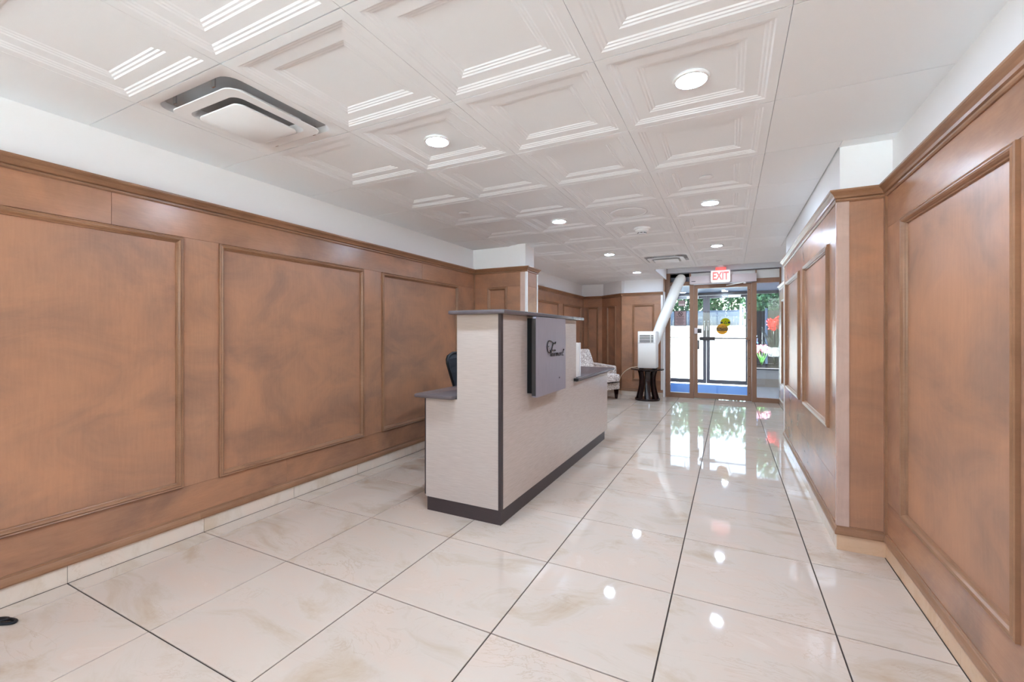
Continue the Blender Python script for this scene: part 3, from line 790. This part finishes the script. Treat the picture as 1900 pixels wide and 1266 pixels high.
def blade(L, w, bend, az, tilt):
    bm = nb(); N = 5; rows = []
    for i in range(N+1):
        t = i/N; a = tilt+bend*t
        r = L*t*math.sin(a); z = L*t*math.cos(a); ww = w*math.sin(PI*(.12+.86*t))
        rows.append([bm.verts.new(Matrix.Rotation(az, 3, 'Z') @ Vector(p)) for p in ((r, -ww, z), (r, 0, z-.02*L), (r, ww, z))])
    for a, b in zip(rows, rows[1:]):
        for k in range(2): bm.faces.new((a[k], a[k+1], b[k+1], b[k]))
    return bm
def flower_plant(x, y, z, h, lab, nl, lm, fm_, nf, fr, fsz, spread, lw=.07):
    t = thing('flowering_plant', lab, 'plant', (x, y, z))
    for i in range(nl):
        bm = blade(h*random.uniform(.6, .95), lw, random.uniform(.15, .4), random.uniform(0, 6.28), random.uniform(.03, .16))
        obj('leaf', bm, lm, t, recalc=False)
    for i in range(nf):
        fx = random.uniform(-spread, spread); fy = random.uniform(-spread, spread)*.5; fz = h*random.uniform(.88, 1.12)
        bm = nb(); tube(bm, [(0, 0, 0), (fx*.6, fy*.6, fz*.55), (fx, fy, fz)], .008, 6); s = obj('stem', bm, lm, t)
        blob = [((fx, fy, fz), (fr, fr, fr))]
        obj('blossom', leaves_bm(blob, 34, fsz, .7), fm_, s, recalc=False)
flower_plant(.95, 12.27, .405, 1.00, 'tall plant with red blossoms and dark leaves in the window planter', 9, M_LEAFD, M_RED, 11, .065, .055, .135, .06)
flower_plant(.50, 12.27, .405, .60, 'plant with blue and white blossoms beside the red flowers', 7, M_LEAFD, M_BLUEP, 5, .075, .05, .07, .04)
flower_plant(.66, 11.93, .405, .36, 'low plant with pale pink blossoms and bright green leaves in the planter', 8, M_LEAFG, M_PINK, 6, .07, .045, .16, .04)

# ------------------------------------------------------------------ reception desk
DK = (-1.47, 2.29, 0)
dk = thing('reception_desk', 'greige and charcoal reception desk with raised counter in the middle of the lobby', 'desk', DK)
def db(name, a, m, bev=0, par=dk):
    x0, x1, y0, y1, z0, z1 = a
    return bx(name, (x0-DK[0], x1-DK[0], y0-DK[1], y1-DK[1], z0, z1), m, par, bev)
def dpoly(name, pts, a0, a1, axis, m, par=dk):
    bm = nb(); L = []
    for a in (a0, a1):
        L.append([((p-DK[0], a-DK[1], q) if axis == 'y' else (a-DK[0], p-DK[1], q)) for p, q in pts])
    loft(bm, L, True, True); return obj(name, bm, m, par)
# toe kick and panels
db('toe_kick', (-1.735, -1.202, 2.292, 2.312, 0, .086), M_CHAR); db('toe_kick', (-1.222, -1.202, 2.312, 4.69, 0, .086), M_CHAR); db('toe_kick', (-1.735, -1.222, 4.67, 4.69, 0, .086), M_CHAR)
dpoly('end_panel', [(-1.745, .087), (-1.218, .087), (-1.218, 1.246), (-1.507, 1.246), (-1.507, .722), (-1.745, .722)], 2.290, 2.312, 'y', M_GREIGE)
dpoly('front_panel', [(2.316, .087), (4.800, .087), (4.800, .708), (3.705, .708), (3.705, 1.246), (2.316, 1.246)], -1.222, -1.200, 'x', M_GREIGE)
dpoly('end_panel', [(-1.745, .087), (-1.223, .087), (-1.223, .708), (-1.745, .708)], 4.778, 4.800, 'y', M_GREIGE)
db('corner_post', (-1.2175, -1.1985, 2.2885, 2.3155, .084, 1.2465), M_CHAR)
db('edge_strip', (-1.753, -1.7455, 2.289, 2.312, .10, .718), M_CHAR)
db('inner_panel', (-1.507, -1.489, 2.313, 3.705, .75, 1.246), M_GREIGE)
db('end_return', (-1.489, -1.2225, 3.687, 3.705, .745, 1.246), M_GREIGE)
db('shelf', (-1.488, -1.223, 2.313, 3.686, .99, 1.008), M_OFFW)
c = db('raised_counter', (-1.545, -1.155, 2.245, 3.800, 1.2475, 1.272), M_TOP, .009)
bm = nb()
WT = [(-1.803, 2.245), (-1.515, 2.245), (-1.515, 2.288), (-1.508, 2.314), (-1.508, 3.707), (-1.198, 3.707), (-1.165, 3.650), (-1.165, 5.000), (-1.803, 5.000)]
def inset(P, d):
    cx = sum(p[0] for p in P)/len(P); cy = sum(p[1] for p in P)/len(P)
    out = []
    n = len(P)
    for i in range(n):
        a = Vector(P[i-1]); b = Vector(P[i]); c2 = Vector(P[(i+1) % n])
        e1 = (b-a).normalized(); e2 = (c2-b).normalized(); n1 = Vector((-e1.y, e1.x)); n2 = Vector((-e2.y, e2.x))
        k = n1+n2; k = k/max(.3, k.length_squared)*2
        out.append((b.x+k.x*d, b.y+k.y*d))
    return out
L = []
for d, z in ((.008, .7225), (.002, .7255), (0, .731), (0, .740), (.002, .745), (.008, .748)):
    L.append([(x-DK[0], y-DK[1], z) for x, y in inset(WT, d)])
loft(bm, L, True, True); obj('worktop', bm, M_TOP, dk, smooth=True)
db('counter_end_cap', (-1.196, -1.160, 3.628, 3.668, .722, .746), M_BLACK, .003)
dv = db('divider_panel', (-1.30, -1.203, 3.7065, 3.815, .749, 1.050), M_OFFW, .002)
db('divider_edge', (-1.2025, -1.199, 3.816, 3.834, .749, 1.050), M_WHITE); db('divider_edge', (-1.30, -1.203, 3.816, 3.834, .749, 1.050), M_WHITE)
# sign board on the desk front
sg = thing('sign_board', 'brushed grey board with black script lettering mounted on the desk front', 'sign', (-1.13, 2.94, .71))
SX, SY, SZ = -1.13, 2.94, .71
def sp(name, a, m, bev=0, par=sg):
    x0, x1, y0, y1, z0, z1 = a
    return bx(name, (x0-SX, x1-SX, y0-SY, y1-SY, z0-SZ, z1-SZ), m, par, bev)
bm = nb()
L = [[(x, p[0], p[1]+.266) for p in [(q[0], q[1]) for q in rr_loop(.291, .012, 0, 3, .266)]] for x in (-.028, -.004, 0)]
loft(bm, L, True, True); ob = obj('board', bm, M_SIGN, sg)
sp('edge_band', (-1.159, -1.131, 2.647, 2.6488, .722, 1.230), M_SIGNEDGE)
for y in (2.70, 3.18):
    for z in (.76, 1.19): sp('standoff', (-1.1655, -1.1585, y-.012, y+.012, z-.012, z+.012), M_CHROME)
sp('gap_shade_rail', (-1.1995, -1.166, 2.665, 3.215, .735, 1.232), M_DARK)  # black block paints the shade in the gap behind the board
sp('screw_cap', (-1.1299, -1.128, 3.085, 3.095, .800, .810), M_SIGNEDGE)
STROKES = [
 ([(2.998, 1.069), (3.002, 1.06), (2.983, 1.058), (2.955, 1.065), (2.918, 1.075), (2.886, 1.081), (2.862, 1.078), (2.847, 1.06), (2.841, 1.038), (2.85, 1.015), (2.866, .999), (2.884, .997), (2.898, 1.003), (2.902, 1.011)], .0036),
 ([(2.998, 1.071), (3.000, 1.063)], .008), ([(2.872, 1.045), (2.872, 1.037)], .008), ([(2.894, 1.006), (2.900, 1.012)], .007),
 ([(2.955, 1.06), (2.941, 1.045), (2.927, 1.022), (2.914, .996), (2.911, .97)], .0052), ([(2.923, 1.013), (2.964, 1.012), (3.0, 1.009)], .0030), ([(2.984, 1.011), (2.998, 1.009)], .006),
 ([(2.944, .993), (2.930, .988), (2.924, .978), (2.930, .971), (2.941, .976), (2.947, .991), (2.945, .976), (2.952, .970)], .0019),
 ([(2.962, .991), (2.960, .976), (2.967, .970)], .0020), ([(2.966, 1.000), (2.967, 1.001)], .0020),
 ([(2.981, .992), (2.979, .970), (2.986, .985), (2.996, .992), (3.003, .990)], .0020),
 ([(3.014, .992), (3.010, .969), (3.019, .986), (3.028, .992), (3.030, .969), (3.036, .985), (3.046, .991), (3.049, .968)], .0019),
 ([(3.075, .991), (3.064, .984), (3.062, .974), (3.071, .967), (3.083, .973), (3.086, .985), (3.075, .991)], .0019),
 ([(3.101, .991), (3.097, .968), (3.107, .984), (3.120, .991), (3.124, .970), (3.131, .967)], .0019),
 ([(3.168, 1.010), (3.153, .988), (3.147, .972), (3.155, .966), (3.170, .970)], .0024), ([(3.140, .990), (3.184, .992)], .0018), ([(3.172, 1.012), (3.180, 1.006)], .006)]
for pts, r in STROKES:
    P = [(.004, y-SY, z-SZ) for y, z in pts]
    if len(P) > 2: P = smooth_path(P, 4)
    bm = nb(); tube(bm, P, r, 6)
    for v in bm.verts: v.co.x = .0002+max(0, min(.006, (v.co.x-.004)*1.0+.004))
    obj('lettering', bm, M_LETTER, sg)

# ------------------------------------------------------------------ office chair behind the desk
oc = thing('office_chair', 'black mesh office chair mostly hidden behind the reception desk', 'chair', (-2.02, 3.46, 0))
bm = nb()
for i in range(5):
    a = 2*PI*i/5+.3
    tube(bm, [(0, 0, .10), (.26*math.cos(a), .26*math.sin(a), .075)], [.028, .018], 8)
obj('star_base', bm, M_BLACK, oc)
for i in range(5):
    a = 2*PI*i/5+.3; bm = nb(); lathe(bm, [(0, -.02), (.026, -.018), (.03, 0), (.026, .018), (0, .02)], 14)
    for v in bm.verts: v.co = Vector((.26*math.cos(a)+v.co.x, .26*math.sin(a)+v.co.z, .031+v.co.y))
    obj('caster', bm, M_BLACK, oc)
obj('gas_column', lathe(nb(), [(.028, .09), (.028, .25), (.018, .25), (.018, .42)], 16), M_BLACK, oc)
bm = nb(); loft(bm, [rr_loop(.20, .08, .42, 5, .22), rr_loop(.235, .09, .44, 5, .245), rr_loop(.24, .09, .47, 5, .25), rr_loop(.20, .08, .485, 5, .21)], True, True); obj('seat', bm, M_MESH, oc, smooth=True)
BK = [(.10, .60), (.13, .63), (.20, .78), (.245, .87), (.245, .90), (.215, .93), (.12, .955)]
out = [(y, z) for y, z in BK]+[(-y, z) for y, z in reversed(BK)]
def bx_(z, y): return -.20-.10*(z-.6)+.10*(y/.25)**2*.3
pf = [(bx_(z, y), y, z) for y, z in out]
bm = nb(); tube(bm, pf+[pf[0]], .012, 8, False); obj('back_frame', bm, M_BLACK, oc, smooth=True)
bm = nb(); loft(bm, [[(x-.003, y, z) for x, y, z in pf], [(x+.003, y, z) for x, y, z in pf]], True, True); obj('back_mesh', bm, M_MESH, oc)
bm = nb(); tube(bm, smooth_path([(-.05, 0, .41), (-.20, 0, .43), (-.24, 0, .52), (-.215, 0, .66)], 5), .022, 8); obj('back_support', bm, M_BLACK, oc, smooth=True)
for s in (-1, 1):
    bm = nb(); tube(bm, [(.02, s*.22, .44), (.02, s*.28, .45), (.0, s*.285, .62)], .014, 8); a = obj('arm_post', bm, M_BLACK, oc)
    bx('arm_pad', (-.12, .12, s*.285-.03, s*.285+.03, .62, .645), M_BLACK, oc, .008)

# ------------------------------------------------------------------ upholstered armchair
ac = thing('armchair', 'cream armchair with grey scroll patterned upholstery in the back corner', 'armchair', (-2.13, 7.60, 0), math.radians(-27))
def cush(name, loops, m=M_FABRIC, T=None): 
    bm = nb(); loft(bm, loops, True, True, T); return obj(name, bm, m, ac, smooth=True)
def slab(name, a, r, m=M_FABRIC):
    return bx(name, a, m, ac, r)
slab('seat_base', (-.30, .32, -.30, .30, .165, .300), .02)
slab('seat_cushion', (-.20, .385, -.232, .232, .302, .440), .04)
slab('welt', (-.20, .388, -.234, .234, .297, .303), .001, M_DARKWOOD)
# leaning back that narrows upward
bm = nb(); L = []
for z, xo, xi, w in ((.20, -.33, -.20, .30), (.45, -.36, -.21, .30), (.62, -.385, -.26, .285), (.78, -.415, -.31, .262), (.835, -.42, -.325, .252), (.850, -.41, -.345, .235)):
    L.append([(xo, -w+.02, z), (xo+.02, -w, z), (xi-.03, -w, z), (xi, -w+.03, z), (xi, w-.03, z), (xi-.03, w, z), (xo+.02, w, z), (xo, w-.02, z)])
loft(bm, L, True, True); obj('backrest', bm, M_FABRIC, ac, smooth=True)
for s in (-1, 1):
    bm = nb(); L = []
    y0, y1 = (.235, .330) if s > 0 else (-.330, -.235)
    P = [(-.34, .165), (.215, .165), (.225, .50), (.22, .550), (.195, .566), (-.30, .600), (-.34, .600)]
    L = [[(x, y, z) for x, z in P] for y in (y0, y0+.012, y1-.012, y1)]
    for i in (0, 3): L[i] = [(x*.985-.003, y, .165+(z-.165)*.975) for x, y, z in L[i]]
    loft(bm, L, True, True); obj('arm', bm, M_FABRIC, ac, smooth=True)
for sx, sy in ((.27, -.26), (.27, .26), (-.28, -.26), (-.28, .26)):
    bm = nb(); d = .03
    loft(bm, [[(sx+a*w+(.0 if sx < 0 else o), sy+b*w, z) for a, b in ((1, 1), (-1, 1), (-1, -1), (1, -1))] for z, w, o in ((0, .015, .0), (.08, .022, .004), (.165, .030, 0))], True, True)
    obj('leg', bm, M_DARKWOOD, ac)

# ------------------------------------------------------------------ side table, portable air conditioner, hose
TX, TY = -1.262, 7.80
st = thing('pedestal_table', 'dark espresso round pedestal table carrying the portable air conditioner', 'table', (TX, TY, 0))
obj('table_top', lathe(nb(), [(.255, .512), (.272, .518), (.275, .528), (.272, .535), (0, .535)], 48), M_DARKWOOD, st, smooth=True)
obj('base_disc', lathe(nb(), [(.198, 0), (.205, .006), (.205, .030), (.198, .037), (0, .037)], 48), M_DARKWOOD, st, smooth=True)
obj('apron_disc', lathe(nb(), [(.15, .495), (.16, .511), (0, .511)], 40), M_DARKWOOD, st, smooth=True)
sl0 = None
for i in range(8):
    a = 2*PI*i/8+.25
    if sl0 is None:
        bm = nb(); L = []
        for k in range(11):
            t_ = k/10; z = .037+t_*.459
            r = .112+.076*(1-t_)**1.9+.044*t_**3.5
            L.append([(r-.026, -.030, z), (r, -.036, z), (r+.004, 0, z), (r, .036, z), (r-.026, .030, z), (r-.022, 0, z)])
        loft(bm, L, True, True); sl0 = o = obj('curved_slat', bm, M_DARKWOOD, st, smooth=True)
    else:
        o = sl0.copy(); COL.objects.link(o); o.parent = st
    o.rotation_euler = (0, 0, a)

AX, AY, AZ = -1.250, 7.80, .536
pa = thing('portable_air_conditioner', 'white portable air conditioner with slotted grille standing on the dark round table', 'air conditioner', (AX, AY, AZ), math.radians(0))
bm = nb(); L = [rr_loop(.150, .02, z, 4, .15) for z in (.022,)]
L = [rr_loop(.147, .018, .016, 4, .142), rr_loop(.150, .02, .024, 4, .145), rr_loop(.150, .02, .627, 4, .145), rr_loop(.145, .018, .634, 4, .140)]
loft(bm, L, True, True); obj('body', bm, M_ACBODY, pa, smooth=True)
gr = bx('grille_frame', (-.122, .112, -.1475, -.1455, .446, .578), M_ACBODY, pa)
for i in range(5): bx('slot', (-.114, .056, -.1482, -.1476, .452+i*.026, .464+i*.026), M_BLACK, gr)
for i in range(5): bx('slot', (.072, .108, -.1482, -.1476, .452+i*.026, .464+i*.026), M_BLACK, gr)
for sx in (-.11, .11):
    for sy in (-.1, .1): bx('foot', (sx-.02, sx+.02, sy-.02, sy+.02, 0, .016), M_BLACK, pa)
bx('front_seam', (-.146, .146, -.1462, -.1452, .436, .4385), M_GREYGAP, pa)
hs = [(-1.185, 7.93, .97), (-1.135, 8.02, 1.10), (-1.055, 8.08, 1.34), (-.97, 8.16, 1.58), (-.885, 8.24, 1.83), (-.815, 8.30, 2.02), (-.785, 8.335, 2.085), (-.775, 8.40, 2.110), (-.775, 8.50, 2.112)]
P = smooth_path([(a-AX, b-AY, c-AZ) for a, b, c in hs], 6)
rad = []
for i, p in enumerate(P):
    t_ = i/(len(P)-1)
    base = .088 if t_ < .80 else .088-.020*min(1, (t_-.80)/.1)
    rad.append(base+(.0012 if i % 2 else 0))
bm = nb(); tube(bm, P, rad, 24); obj('exhaust_hose', bm, M_HOSE, pa, smooth=True)
bm = nb(); tube(bm, smooth_path([(-.14, .12, .02), (-.22, .13, .012), (-.36, .16, -.03), (-.50, .22, -.16), (-.58, .30, -.34), (-.63, .42, -.44)], 6), .007, 8); obj('power_cord', bm, M_CORD, pa, smooth=True)

# black cable on the floor at the left edge
bm = nb(); pts = [(-2.75+.09, .52, .006), (-2.60, .615, .006), (-2.545, .650, .006), (-2.497, .664, .006), (-2.484, .656, .006), (-2.50, .641, .006), (-2.56, .60, .006), (-2.62, .54, .006), (-2.655, .46, .006)]
tube(bm, smooth_path(pts, 8), .006, 8)
tube(bm, smooth_path([(-2.66, .49, .007), (-2.60, .595, .012), (-2.54, .640, .016), (-2.51, .648, .018), (-2.53, .630, .014), (-2.60, .57, .008), (-2.65, .50, .007)], 8), .005, 8)
tag(obj('power_cable', bm, M_BLACK, smooth=True), 'black cable looped on the floor tiles by the left wall', 'cable')
